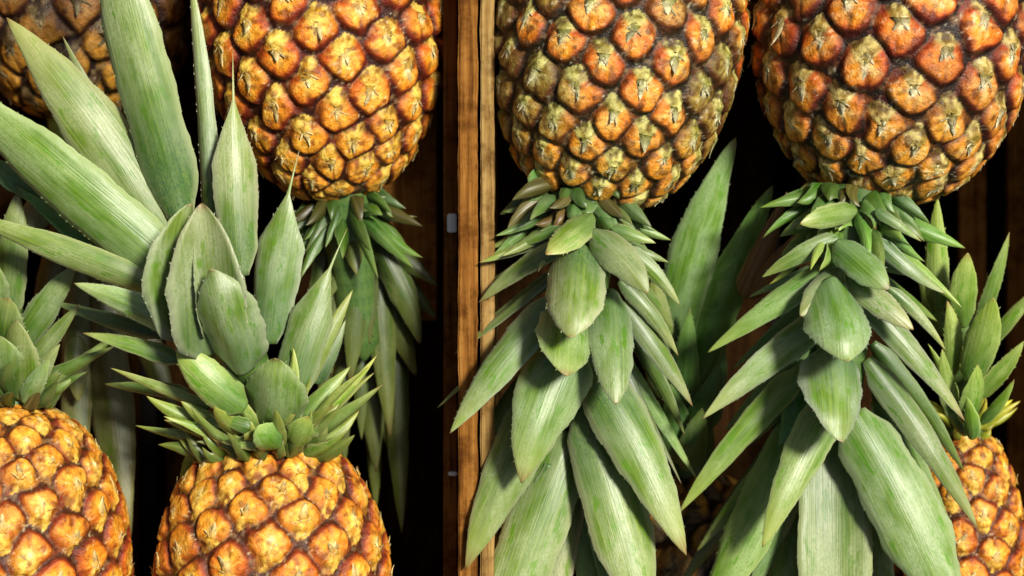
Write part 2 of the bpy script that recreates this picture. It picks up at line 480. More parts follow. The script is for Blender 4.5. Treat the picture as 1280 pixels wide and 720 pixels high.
    fr = sstep(-0.20, -0.40, u) * sstep(0.34, 0.10, np.abs(v)) * sstep(0.40, 0.58, ray * 0.6 + nz * 0.4)
    ccol = mix(ccol, np.tile(0.5 * (q['bract_hi'] + q['bract_lo']), (m, 1)), fr * 0.9)
    fine = vnoise(base / (eye * 0.045), seed + 16)
    blot = vnoise(base / (eye * 0.15), seed + 17)
    ccol = mix(ccol, np.tile(q['edge'] * 0.8, (m, 1)), sstep(0.66, 0.80, blot) * 0.65)
    ccol = mix(ccol, np.tile(q['tip'], (m, 1)), sstep(0.72, 0.86, fine) * sstep(0.50, 0.68, nz2) * 0.32)
    ccol = ccol * (0.60 + 0.50 * nz + 0.32 * fine)[:, None]
    # topology
    i = np.arange(ns_ - 1)[:, None] * nt_ + np.arange(nt_)[None]
    j = np.arange(ns_ - 1)[:, None] * nt_ + (np.arange(nt_)[None] + 1) % nt_
    quads = np.stack([i, j, j + nt_, i + nt_], -1).reshape(-1, 4)
    VV = [V + C]; CC = [ccol]; QQ = [quads]
    # end caps as one vertex each
    tri = []
    k0 = m
    VV.append(np.stack([V[:nt_].mean(0) + C, V[-nt_:].mean(0) + C])); CC.append(np.tile(q['groove'], (2, 1)))
    a = np.arange(nt_); b = (a + 1) % nt_
    tri.append(np.stack([b, a, np.full(nt_, k0)], 1))
    tri.append(np.stack([a + (ns_ - 1) * nt_, b + (ns_ - 1) * nt_, np.full(nt_, k0 + 1)], 1))
    k0 += 2
    # papery bract spikes, one flap per eye
    kk = 6
    for e in range(n):
        if abs(eh[e]) > 0.47 * L:
            continue
        t0 = np.array([math.cos(et[e]), math.sin(et[e])])
        ra = t0[0] * e1 + t0[1] * e2
        ta = -t0[1] * e1 + t0[0] * e2
        s_ = ea[e]
        _dh = np.interp(s_, sa, dh); _dr = np.interp(s_, sa, dr)
        l_ = math.hypot(_dh, _dr)
        no = (_dh * ra - _dr * ax) / l_; al = (_dr * ra + _dh * ax) / l_
        for fl in range(3):
            dirs = (0.0, -0.75, 0.75)[fl] + rs.uniform(-0.3, 0.3)
            ln_ = (0.34 if fl == 0 else 0.22) * rs.uniform(0.6, 1.35)
            lift = 0.02 + (0.12 if fl == 0 else 0.07) * rs.rand() ** 2
            w0 = rs.uniform(0.09, 0.17) if fl == 0 else rs.uniform(0.04, 0.09)
            u0 = -0.24 + rs.uniform(-0.08, 0.06)
            side = rs.uniform(-0.25, 0.25)
            es = eye * esz[e]
            pts = []
            for r_ in range(kk):
                tq = r_ / (kk - 1)
                uu = u0 + math.cos(dirs) * tq * ln_
                vv_ = math.sin(dirs) * tq * ln_ + side * tq * tq * 0.4
                ww = w0 * (1 - tq) ** 0.7 * rs.uniform(0.7, 1.2) + 0.004
                hq = (0.135 + 0.055 * max(0, 1 - (uu / 0.62) ** 2 - (vv_ / 0.62) ** 2)) * 0.70 + 0.012 + lift * tq ** 2.2
                for sg, dz in ((-1, 0.0), (0, 0.035), (1, 0.0)):
                    pts.append(EP[e] + al * uu * es + ta * (vv_ + sg * ww) * es + no * (hq + dz * (1 - tq)) * es)
            pts = np.array(pts)
            pts2 = pts - no * 0.012 * eye
            VV.append(pts + C); VV.append(pts2 + C)
            tq = np.repeat(np.linspace(0, 1, kk), 3)
            cb = q['bract_lo'] * 0.8 * (1 - tq[:, None]) + (q['tip'] * 0.75 + q['bract_hi'] * 0.25) * tq[:, None] * rs.uniform(0.45, 1.0)
            cb = cb * (0.65 + 0.6 * rs.rand(len(tq), 1))
            CC.append(cb); CC.append(cb * 0.9)
            fq = []
            w = kk * 3
            for r_ in range(kk - 1):
                for s2 in range(2):
                    o = k0 + r_ * 3 + s2
                    fq.append((o, o + 1, o + 4, o + 3))
                    fq.append((o + w, o + w + 3, o + w + 4, o + w + 1))
                o = k0 + r_ * 3
                fq.append((o, o + 3, o + w + 3, o + w))
                fq.append((o + 2, o + w + 2, o + w + 5, o + 5))
            QQ.append(np.array(fq))
            k0 += 2 * w
    V = np.concatenate(VV) * S
    me = grid_mesh('fruit', V, np.concatenate(QQ), np.concatenate(tri))
    ca = me.color_attributes.new('pigment', 'FLOAT_COLOR', 'POINT')
    cc = np.concatenate(CC)
    cc = np.concatenate([np.clip(cc, 0, 1), np.ones((len(cc), 1))], 1).astype(np.float32)
    ca.data.foreach_set('color', cc.ravel())
    return link('fruit', me, M_RIND, parent)

PAL_GOLD = dict(deep=(0.56, 0.12, 0.010), mid=(0.86, 0.30, 0.015), light=(0.90, 0.52, 0.045), bract_lo=(0.74, 0.38, 0.03), bract_hi=(0.92, 0.66, 0.13),
                tip=(0.95, 0.87, 0.48), edge=(0.26, 0.035, 0.010), groove=(0.07, 0.020, 0.005), green=0.15, pale=0.8)
PAL_ORANGE = dict(deep=(0.56, 0.10, 0.008), mid=(0.90, 0.31, 0.012), light=(0.94, 0.52, 0.035), bract_lo=(0.66, 0.38, 0.03), bract_hi=(0.92, 0.70, 0.15),
                  tip=(0.97, 0.92, 0.56), edge=(0.20, 0.022, 0.008), groove=(0.040, 0.010, 0.005), green=0.2, pale=0.85)
PAL_MIXED = dict(deep=(0.50, 0.09, 0.009), mid=(0.88, 0.27, 0.014), light=(0.92, 0.54, 0.045), bract_lo=(0.30, 0.29, 0.045), bract_hi=(0.80, 0.76, 0.28),
                 tip=(0.97, 0.95, 0.66), edge=(0.11, 0.032, 0.008), groove=(0.022, 0.015, 0.005), green=1.0, pale=0.9)
PAL_RUST = dict(deep=(0.48, 0.06, 0.008), mid=(0.88, 0.25, 0.014), light=(0.92, 0.46, 0.035), bract_lo=(0.32, 0.24, 0.04), bract_hi=(0.86, 0.74, 0.29),
                tip=(0.98, 0.95, 0.70), edge=(0.11, 0.016, 0.008), groove=(0.020, 0.010, 0.005), green=0.4, pale=0.88)
PAL_SHADED_BROWN = dict(deep=(0.085, 0.022, 0.006), mid=(0.18, 0.060, 0.010), light=(0.22, 0.105, 0.025), bract_lo=(0.06, 0.04, 0.015), bract_hi=(0.24, 0.18, 0.075),
                 tip=(0.34, 0.28, 0.14), edge=(0.045, 0.012, 0.006), groove=(0.012, 0.006, 0.005), green=0.3, pale=0.95)  # rind colours darkened to stand for the shade on the deep fruit

# ------------------------------------------------------------------ crown leaves
def leaf(parent, rng, b, t, w, zb, zt, bend=0.0, arch=0.0, roll=None, chan=0.22, shape='long', tint=1.0, dry=0.0, tipc=0.6, curl=0.0):
    """Blade from pixel b (base) to pixel t (tip); w = widest, zb/zt heights, bend = sideways bow, arch = bow towards camera."""
    nl, nw = 44, 9
    if shape == 'long':
        w *= 0.82 if w < 75 else 0.92
    elif shape == 'strap':
        w *= 0.95
    elif shape == 'egg':
        w *= 0.92
        zb -= 8
        zt += 12
    chan *= 1.35
    B = np.array(P(b[0], b[1], zb)) / S
    T = np.array(P(t[0], t[1], zt)) / S
    d = T - B
    L = np.linalg.norm(d)
    perp = np.array([d[1], -d[0], 0.0]); perp /= (np.linalg.norm(perp) + 1e-6)
    Mid = 0.5 * (B + T) + perp * bend * 2 + np.array([0, 0, arch * 2.0])
    ts = np.linspace(0, 1, nl)
    sp = ((1 - ts) ** 2)[:, None] * B + (2 * ts * (1 - ts))[:, None] * Mid + (ts ** 2)[:, None] * T
    tg = np.gradient(sp, axis=0); tg /= np.linalg.norm(tg, axis=1)[:, None]
    if roll is None:
        roll = rng.uniform(-14, 14)
    tw = rng.uniform(-22, 22)
    if shape == 'long':
        wf = (1 - ts ** 2.3) ** 0.82 * (0.86 + 0.30 * ts * (1 - ts) * 2)
    elif shape == 'egg':
        wf = (1 - ts ** 3.2) ** 0.62 * (0.74 + 0.62 * ts * (1 - ts) * 2) * (1 - 0.10 * sstep(0.85, 1.0, ts))
    elif shape == 'needle':
        wf = np.where(ts < 0.5, 0.72 + 0.28 * np.sin(ts / 0.5 * math.pi / 2), np.clip(1 - (ts - 0.5) / 0.27, 0, 1) * 0.86 + 0.14 * (1 - ts) / 0.5)
    elif shape == 'strap':
        wf = 0.86 + 0.14 * np.sin(ts * math.pi)
        wf = wf * np.clip((1 - ts) / 0.45, 0, 1) ** 0.62
    else:  # 'spike'
        wf = (1 - ts) ** 0.85 * (0.9 + 0.5 * ts)
    wf = np.maximum(wf, 0.015) * (0.45 + 0.55 * sstep(-0.02, 0.13, ts))
    wob = 1 + 0.025 * np.sin(ts * rng.uniform(20, 30) + rng.uniform(0, 6)) + 0.03 * np.sin(ts * rng.uniform(6, 11) + rng.uniform(0, 6))
    wid = 0.5 * w * wf * wob
    ragl = [1 + rng.uniform(-1, 1) * 0.022 for _ in range(nl)]
    ragr = [1 + rng.uniform(-1, 1) * 0.022 for _ in range(nl)]
    a = np.linspace(-1, 1, nw)
    Vt = np.zeros((nl, nw, 3)); Vb = np.zeros((nl, nw, 3))
    ph = rng.uniform(0, 6.28); fr = rng.uniform(5, 9)
    for i in range(nl):
        n0 = np.array([0, 0, 1.0])
        s = np.cross(tg[i], n0); s /= (np.linalg.norm(s) + 1e-9)
        n = np.cross(s, tg[i]); n /= np.linalg.norm(n)
        an = math.radians(roll + tw * ts[i])
        s2 = s * math.cos(an) + n * math.sin(an)
        n2 = n * math.cos(an) - s * math.sin(an)
        cw = chan * (1.0 - 0.55 * ts[i])
        prof = -cw * 2 * wid[i] * (0.75 * a ** 2 + 0.25 * np.abs(a)) + 0.05 * wid[i] * np.sin(ts[i] * fr + ph) * a
        th = (2.6 * (1 - 0.6 * ts[i])) * (1 - 0.65 * np.abs(a) ** 3) + 0.25
        back = -curl * wid[i] * max(0.0, ts[i] - 0.72) ** 2 * 14
        c = sp[i] + n2 * back
        for k in range(nw):
            rag = ragl[i] if k == 0 else ragr[i] if k == nw - 1 else 1.0
            p = c + s2 * a[k] * wid[i] * rag + n2 * prof[k]
            Vt[i, k] = p
            Vb[i, k] = p - n2 * th[k]
    verts = np.concatenate([Vt.reshape(-1, 3), Vb.reshape(-1, 3)]) * S
    o = nl * nw
    quads = []
    for i in range(nl - 1):
        for k in range(nw - 1):
            q = i * nw + k
            quads.append((q, q + 1, q + nw + 1, q + nw))
            quads.append((o + q, o + q + nw, o + q + nw + 1, o + q + 1))
        q = i * nw
        quads.append((q, q + nw, o + q + nw, o + q))
        q = i * nw + nw - 1
        quads.append((q, o + q, o + q + nw, q + nw))
    for k in range(nw - 1):
        quads.append((k, o + k, o + k + 1, k + 1))
        q = (nl - 1) * nw + k
        quads.append((q, q + 1, o + q + 1, o + q))
    # marginal spines
    tv_, tq_ = [], []
    if w > 22 and shape != 'spike':
        nvb = len(verts)
        step = 8.5
        pos_ = rng.uniform(4, 9)
        while pos_ < L * 0.93:
            fi = pos_ / L * (nl - 1)
            i0 = min(int(fi), nl - 2); fr_ = fi - i0
            for kk_, sg in ((0, -1), (nw - 1, 1)):
                pa = Vt[i0, kk_] * (1 - fr_) + Vt[i0 + 1, kk_] * fr_
                inn = Vt[i0, kk_ - sg] - Vt[i0, kk_]
                inn = inn / (np.linalg.norm(inn) + 1e-9)
                sz_ = rng.uniform(0.4, 2.0)
                pb = pa + tg[i0] * 2.6
                pt = pa + tg[i0] * (3.6 + sz_ * 0.6) - inn * sz_
                n_ = np.cross(tg[i0], inn) * 0.45
                q0 = nvb + len(tv_)
                if rng.random() < 0.62:
                    continue
                tv_ += [pa + inn * 0.6 + n_, pb + inn * 0.6 + n_, pt, pa + inn * 0.6 - n_, pb + inn * 0.6 - n_]
                tq_ += [(q0, q0 + 1, q0 + 2), (q0 + 4, q0 + 3, q0 + 2), (q0, q0 + 2, q0 + 3), (q0 + 1, q0 + 4, q0 + 2)]
            pos_ += step * rng.uniform(0.7, 1.3)
        verts = np.concatenate([verts, np.array(tv_) * S]) if tv_ else verts
    nx = len(tv_)
    me = grid_mesh('leaf', verts, quads, tq_ if nx else None)
    uvl = me.uv_layers.new(name='UVMap')
    uu = np.concatenate([np.tile(np.repeat(ts * L, nw), 2), np.zeros(nx)])
    vv = np.concatenate([np.tile((a[None] * wid[:, None]).ravel(), 2), np.zeros(nx)])
    li = np.empty(len(me.loops), dtype=np.int32)
    me.loops.foreach_get('vertex_index', li)
    uvl.data.foreach_set('uv', np.stack([uu[li], vv[li]], 1).astype(np.float32).ravel())
    mk = np.zeros((2 * nl * nw + nx, 4), dtype=np.float32)
    mk[2 * nl * nw:, 0] = 1.0
    aa = np.tile(np.abs(a), nl); tt = np.repeat(ts, nw)
    marg = sstep(0.80, 1.0, aa) * 0.75
    tp = sstep(0.55, 1.0, tt) * tipc
    foot = rng.uniform(0.35, 1.0)
    tdry = rng.choice((0.965, 0.95, 0.95, 0.93, 0.86))
    for h in (0, 1):
        sl = slice(h * nl * nw, (h + 1) * nl * nw)
        mk[sl, 0] = marg; mk[sl, 1] = tp
        mk[sl, 2] = np.maximum(dry, sstep(tdry, 1.0, tt) * 0.85)
        mk[sl, 3] = (1 - sstep(0.1, 0.55, tt)) * foot
    ca = me.color_attributes.new('mask', 'FLOAT_COLOR', 'POINT')
    ca.data.foreach_set('color', mk.ravel())
    ob = link('leaf', me, M_LEAF, parent)
    tv = tint if isinstance(tint, tuple) else (tint, tint, tint)
    br_ = rng.uniform(0.72, 1.06)
    tv = (tv[0] * br_ * rng.uniform(0.88, 1.02), tv[1] * br_, tv[2] * br_ * rng.uniform(0.9, 1.2))
    ob.color = (tv[0], tv[1], tv[2], 1)
    return ob

def crown_core(parent, b, t, zb, zt, r0, r1):
    """The stubby stem the leaves grow from."""
    B = np.array(P(b[0], b[1], zb)) / S; T = np.array(P(t[0], t[1], zt)) / S
    ax = T - B; ln = np.linalg.norm(ax); ax /= ln
    e1 = np.cross(ax, [0.3, 0.2, 1.0]); e1 /= np.linalg.norm(e1); e2 = np.cross(ax, e1)
    n, k = 20, 12
    vs = []
    for i in range(k):
        q = i / (k - 1)
        r = (r0 + (r1 - r0) * q) * (1.0 if i < k - 1 else 0.2)
        for j in range(n):
            an = 2 * math.pi * j / n
            rr = r * (1 + 0.06 * math.sin(3 * an + i))
            vs.append((B + ax * ln * q + rr * (math.cos(an) * e1 + math.sin(an) * e2)) * S)
    qs = [(i * n + j, i * n + (j + 1) % n, (i + 1) * n + (j + 1) % n, (i + 1) * n + j) for i in range(k - 1) for j in range(n)]
    me = grid_mesh('crown', vs, qs)
    uvl = me.uv_layers.new(name='UVMap')
    mk = np.zeros((len(vs), 4), dtype=np.float32); mk[:, 3] = 1
    ca = me.color_attributes.new('mask', 'FLOAT_COLOR', 'POINT')
    ca.data.foreach_set('color', mk.ravel())
    ob = link('crown', me, M_LEAF, parent)
    ob.color = (0.8, 0.9, 0.6, 1)
    return ob

def ring(crown, rng, c, z, ax, rad, n, ln, w, lift=0.35, a0=-80, a1=80, tint=(0.9, 1.0, 0.7), squash=1.0):
    """Short collar leaves round the crown foot; ax = picture direction (x right, y down) the crown grows in; angle 0 faces the camera."""
    ux = np.array(ax, dtype=float); ux /= np.linalg.norm(ux)
    pv = np.array([-ux[1], ux[0]])
    for row in range(3):
        m_ = n + 1 - row
        for i in range(m_):
            an = math.radians((a0 - 15) + (a1 - a0 + 30) * (i + 0.5 + 0.5 * (row % 2)) / m_ + rng.uniform(-9, 9))
            sx, sz = math.sin(an), math.cos(an)
            l_ = ln * rng.uniform(0.85, 1.7) * (0.75 + 0.25 * row)
            o = row * 14.0
            rd = rad * (1.0 - 0.04 * row)
            b = (c[0] + pv[0] * sx * rd * 0.9 + ux[0] * (o - 4), c[1] + pv[1] * sx * rd * 0.9 + ux[1] * (o - 4))
            out = pv * sx * l_ * rng.uniform(0.7, 1.35) + ux * l_ * rng.uniform(0.35, 0.95) * squash
            v_ = rng.uniform(0.75, 1.15) * (0.55, 0.8, 1.05)[row]  # rows nearest the fruit darker, shade under the collar put into the tint
            dr_ = 0.9 if rng.random() < (0.2 if row == 0 else 0.05) else 0.0
            leaf(crown, rng, b, (b[0] + out[0], b[1] + out[1]), w * rng.uniform(0.6, 1.0), z + sz * rd, z + sz * (rd + l_ * rng.uniform(0.2, 0.9)),
                 bend=rng.uniform(-7, 7), arch=rng.uniform(2, 8), shape='spike', tint=(tint[0] * v_, tint[1] * v_, tint[2] * v_), chan=0.35, curl=rng.uniform(-0.3, 0.5), dry=dr_, roll=rng.uniform(-30, 30))

# every pineapple: (label, centre, R, L, direction, eye spacing, palette, seed, hand)
GROUP = 'pineapples packed in the crates'
def pineapple(label, c, R, L, d, eye, pal, seed, hand=1, res=(400, 300), pw=2.5):
    t = thing('pineapple', label, 'pineapple', P(c[0], c[1], c[2] - R), GROUP)
    fruit(t, c, R, L, d, eye, pal, seed, res[0], res[1], hand, pw)
    return t

# ---- deep one, shade put into its rind and leaf colours, top left
A = pineapple('shade-darkened brown pineapple lying deepest in the top left corner, behind the big fanned leaves', (95, -75, -290), 150, 450, (0.05, 1, 0.0), 60, PAL_SHADED_BROWN, 21, res=(300, 220))
rg = random.Random(1)
k = crown_core(A, (100, 140), (110, 380), -290, -270, 45, 22)
for a in [((118, 330), (160, 690), 62, -190, -160, 0.85), ((98, 330), (92, 660), 46, -190, -170, 0.8), ((96, 420), (98, 502), 34, -150, -140, 1.0),
          ((60, 170), (10, 215), 40, -240, -200, 0.7), ((80, 200), (15, 330), 45, -250, -230, 0.7), ((140, 200), (215, 420), 46, -270, -260, 0.6),
          ((120, 240), (230, 560), 44, -290, -290, 0.6), ((80, 260), (40, 470), 48, -280, -270, 0.6)]:
    leaf(k, rg, *a[:5], arch=6, tint=(a[5] * 0.62, a[5] * 0.55, a[5] * 0.42), shape='strap')

# ---- top middle-left, crown hanging down, its shade put into the leaf tint
Bp = pineapple('bright orange upside-down pineapple against the left side of the dividing boards, its crown in shade', (403, 22, -115), 150, 462, (0.10, 1, 0.04), 54, PAL_ORANGE, 5, 1, pw=1.75)
rg = random.Random(2)
k = crown_core(Bp, (428, 235), (455, 450), -120, -160, 42, 20)
ring(k, rg, (430, 250), -120, (0.1, 1), 40, 9, 46, 28, tint=(0.42, 0.60, 0.28))
for a in [((468, 296), (548, 358), 36, -95, -90), ((478, 325), (546, 398), 38, -110, -115), ((470, 275), (522, 271), 12, -90, -80), ((440, 285), (446, 344), 36, -70, -50),
          ((458, 268), (437, 482), 54, -80, -85), ((470, 285), (488, 548), 56, -105, -115), ((452, 400), (452, 550), 34, -130, -140),
          ((490, 380), (502, 668), 50, -140, -150), ((418, 275), (385, 420), 38, -100, -110), ((425, 330), (415, 470), 40, -110, -120),
          ((428, 380), (430, 590), 40, -150, -160), ((455, 320), (462, 430), 46, -85, -90), ((465, 380), (470, 640), 46, -170, -180), ((440, 300), (398, 390), 34, -85, -85),
          ((450, 250), (486, 246), 10, -75, -65)]:
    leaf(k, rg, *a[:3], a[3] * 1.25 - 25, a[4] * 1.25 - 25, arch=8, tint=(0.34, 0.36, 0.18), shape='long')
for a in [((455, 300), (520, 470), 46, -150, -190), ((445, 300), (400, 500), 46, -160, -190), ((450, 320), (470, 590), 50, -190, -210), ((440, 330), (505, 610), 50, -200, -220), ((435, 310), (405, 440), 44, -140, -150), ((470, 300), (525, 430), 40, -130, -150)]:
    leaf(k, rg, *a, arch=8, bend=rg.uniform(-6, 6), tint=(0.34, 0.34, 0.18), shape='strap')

# ---- deep one under the crowns of the right crate, shade put into its colours
J = pineapple('shade-darkened brown pineapple deep between the two hanging crowns of the right crate', (850, 800, -320), 125, 430, (0.06, -1, 0.05), 58, PAL_SHADED_BROWN, 33, res=(300, 220))
rg = random.Random(3)
k = crown_core(J, (855, 590), (870, 430), -310, -280, 42, 22)
leaf(k, rg, (838, 470), (920, 172), 66, -190, -110, bend=-14, arch=10, roll=8, chan=0.2, tint=(0.9, 1.1, 0.75), shape='strap', tipc=0.1)
leaf(k, rg, (872, 480), (966, 232), 56, -190, -120, bend=-8, arch=8, roll=-6, tint=(0.7, 1.1, 0.55), shape='strap', tipc=0.1)
leaf(k, rg, (830, 500), (818, 335), 60, -190, -130, arch=6, tint=(0.85, 0.9, 0.6))
leaf(k, rg, (850, 540), (862, 385), 56, -190, -130, arch=6, tint=(0.5, 0.8, 0.4))
leaf(k, rg, (865, 560), (900, 455), 56, -180, -130, arch=6, tint=(0.45, 0.7, 0.4))
leaf(k, rg, (850, 580), (838, 480), 60, -180, -130, arch=6, tint=(0.4, 0.65, 0.35))
leaf(k, rg, (860, 590), (878, 510), 54, -170, -120, arch=6, tint=(0.45, 0.65, 0.35))
leaf(k, rg, (880, 540), (905, 430), 46, -240, -200, arch=6, tint=(0.4, 0.7, 0.4))
leaf(k, rg, (840, 560), (830, 470), 46, -230, -190, arch=6, tint=(0.5, 0.7, 0.4))
for a in [((930, 372), (984, 240), 42, -130, -60), ((935, 372), (1000, 288), 34, -130, -60)]:
    o = leaf(k, rg, *a, arch=8, dry=1.0, tint=(0.95, 0.85, 0.8), shape='spike')
    o['label'] = 'withered tan leaf'

# ---- small bright one, right edge
G = pineapple('slim golden upright pineapple at the right edge, half under the hanging crown beside it', (1194, 749, -185), 80, 430, (0.06, -1, 0.06), 44, PAL_GOLD, 9, 1, (320, 260), pw=2.2)
rg = random.Random(4)
k = crown_core(G, (1205, 545), (1205, 380), -170, -120, 26, 14)
ring(k, rg, (1205, 545), -165, (0, -1), 24, 5, 34, 18, tint=(1.9, 1.5, 0.3))
for a in [((1172, 390), (1172, 246), 42, -110, -80, 'long'), ((1206, 410), (1210, 316), 40, -80, -60, 'egg'), ((1224, 410), (1262, 290), 28, -100, -70, 'long'), ((1190, 470), (1184, 376), 36, -85, -60, 'long'),
          ((1236, 430), (1296, 358), 26, -120, -100, 'long'), ((1214, 480), (1242, 372), 48, -60, -25, 'egg'), ((1222, 500), (1280, 426), 34, -75, -50, 'long'), ((1200, 525), (1178, 436), 34, -70, -45, 'long'),
          ((1212, 535), (1222, 456), 40, -55, -25, 'egg'), ((1226, 530), (1268, 474), 20, -80, -50, 'long'), ((1208, 545), (1172, 490), 20, -80, -60, 'long'), ((1215, 550), (1208, 496), 28, -60, -30, 'long'),
          ((1180, 420), (1146, 322), 30, -130, -110, 'long'), ((1222, 440), (1234, 340), 22, -110, -90, 'long'), ((1196, 500), (1160, 430), 20, -90, -70, 'long')]:
    leaf(k, rg, *a[:5], arch=6, bend=rg.uniform(-5, 5), tint=(0.95, 1.08, 0.5), shape=a[5], tipc=0.4, roll=rg.uniform(-25, 25))

# ---- bottom left corner
F = pineapple('golden upright pineapple cut off by the bottom left corner', (3, 740, -50), 153, 475, (0.05, -1, 0.06), 54, PAL_GOLD, 14, 1)
rg = random.Random(5)
k = crown_core(F, (15, 515), (0, 330), -50, -30, 38, 16)
ring(k, rg, (18, 505), -40, (0, -1), 40, 8, 44, 30, tint=(0.6, 0.75, 0.4))
for a in [((18, 440), (94, 332), 40, -10, -5), ((28, 470), (100, 380), 32, 0, 0), ((0, 430), (10, 372), 52, 20, 40), ((5, 400), (22, 240), 46, -20, -20),
          ((-20, 420), (-40, 250), 60, 0, 10), ((35, 490), (75, 430), 30, 5, 15), ((5, 480), (0, 420), 56, 15, 35), ((40, 500), (112, 438), 20, -20, -20), ((-10, 400), (-15, 320), 50, 10, 20), ((22, 500), (20, 400), 60, 0, 30), ((-12, 495), (-25, 410), 56, 0, 35), ((30, 505), (62, 448), 34, 0, 30)]:
    leaf(k, rg, *a, arch=6, tint=(0.78, 0.85, 0.6), shape='egg' if a[2] > 36 else 'long', tipc=0.4)

# ---- bottom middle-left with the big fan of leaves
E = pineapple('golden upright pineapple at bottom left whose big crown fans out over its neighbours', (345, 768, -35), 143, 462, (-0.05, -1, 0.10), 55, PAL_GOLD, 7, 1)
rg = random.Random(6)
k = crown_core(E, (332, 560), (270, 330), -20, 90, 46, 20)
def Lf(*a, **kw):
    leaf(k, rg, *a, **kw)
Lf((215, 345), (-75, 95), 84, 70, 80, arch=14, roll=10, shape='strap', tint=(0.95, 1.08, 0.75), chan=0.18, tipc=0.2)
Lf((205, 290), (8, 22), 92, 50, 60, arch=16, bend=8, roll=-8, shape='long', tint=(1.0, 1.0, 0.85), chan=0.18)
Lf((225, 275), (118, -130), 78, 62, 110, arch=16, roll=6, shape='strap', tint=(0.98, 1.05, 0.75), chan=0.2, tipc=0.2)
Lf((262, 290), (236, -40), 36, 45, 40, arch=10, bend=5, shape='long', tint=(0.95, 1.0, 0.95), chan=0.3)
Lf((302, 345), (291, 62), 54, 75, 60, arch=14, shape='needle', tint=(1.0, 1.02, 0.85))
Lf((175, 250), (78, 45), 30, 30, 30, arch=8, shape='long', tint=(0.8, 0.8, 0.8))
Lf((335, 430), (374, 188), 60, 55, 60, arch=14, bend=-5, shape='needle', tint=(0.9, 1.0, 0.85))
Lf((355, 510), (434, 286), 54, 75, 50, arch=12, bend=-4, shape='needle', tint=(0.95, 1.05, 0.75))
Lf((375, 490), (441, 362), 30, 45, 30, arch=8, shape='long', tint=(0.9, 0.95, 0.6))
Lf((368, 530), (438, 458), 34, 60, 45, arch=8, shape='spike', tint=(0.95, 1.02, 0.65))
Lf((385, 545), (424, 504), 20, 50, 40, arch=4, shape='spike', tint=(1.0, 1.0, 0.7))
Lf((395, 480), (432, 400), 30, 10, 0, arch=4, shape='long', tint=(0.6, 0.7, 0.5))
ring(k, rg, (332, 572), 5, (-0.1, -1), 62, 11, 52, 32, tint=(0.98, 1.05, 0.5))
ring(k, rg, (330, 555), 12, (-0.1, -1), 58, 5, 52, 40, tint=(1.05, 1.08, 0.55))
# curled middle
Lf((252, 415), (240, 254), 70, 85, 130, bend=-16, arch=12, roll=24, chan=-0.6, shape='egg', tint=(1.0, 1.06, 0.98), tipc=0.2)
Lf((268, 445), (252, 254), 100, 105, 150, bend=4, arch=14, roll=-4, chan=-0.30, shape='egg', tint=(0.95, 1.0, 0.85), tipc=0.3)
Lf((302, 470), (262, 336), 84, 125, 165, bend=2, arch=14, roll=8, chan=0.3, shape='egg', tint=(1.05, 1.05, 1.0), tipc=0.1, curl=0.5)
# left side
Lf((245, 378), (-40, 268), 40, 60, 70, arch=10, roll=12, shape='strap', tint=(0.95, 1.0, 0.65), tipc=0.2)
Lf((250, 425), (92, 354), 52, 80, 70, arch=12, bend=5, roll=14, shape='long', tint=(0.95, 1.06, 0.95))
Lf((225, 450), (103, 416), 30, 70, 55, arch=6, bend=4, shape='long', tint=(1.0, 1.05, 0.6))
Lf((308, 510), (220, 432), 52, 105, 100, arch=10, bend=-4, shape='egg', tint=(0.9, 1.1, 0.6))
Lf((262, 510), (138, 460), 20, 45, 30, arch=6, shape='long', tint=(1.0, 1.0, 0.7))
Lf((340, 545), (344, 448), 82, 80, 125, arch=12, chan=0.3, shape='egg', tint=(0.95, 1.05, 0.8), tipc=0.3, curl=0.6)
Lf((312, 522), (228, 536), 22, 80, 60, arch=4, shape='spike', tint=(0.95, 1.0, 0.7))
Lf((312, 535), (262, 518), 24, 90, 80, arch=4, shape='spike', tint=(0.9, 1.05, 0.6))
Lf((335, 552), (276, 552), 26, 85, 75, arch=6, shape='spike', tint=(0.95, 1.0, 0.6))
Lf((300, 560), (245, 552), 16, 60, 50, arch=4, shape='spike', tint=(0.8, 0.85, 0.8))
Lf((350, 560), (322, 532), 40, 95, 110, arch=6, shape='egg', tint=(0.85, 1.05, 0.5))
Lf((370, 560), (385, 520), 36, 85, 90, arch=6, shape='egg', tint=(0.9, 1.02, 0.5))
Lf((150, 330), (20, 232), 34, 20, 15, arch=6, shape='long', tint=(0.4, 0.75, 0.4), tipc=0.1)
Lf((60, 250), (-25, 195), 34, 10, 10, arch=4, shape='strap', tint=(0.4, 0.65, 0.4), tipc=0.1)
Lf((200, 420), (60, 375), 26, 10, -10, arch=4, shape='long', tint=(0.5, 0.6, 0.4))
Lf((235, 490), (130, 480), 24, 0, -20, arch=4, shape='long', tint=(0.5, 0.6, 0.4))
Lf((260, 540), (225, 600), 30, -40, -80, arch=4, shape='long', tint=(0.4, 0.75, 0.4))

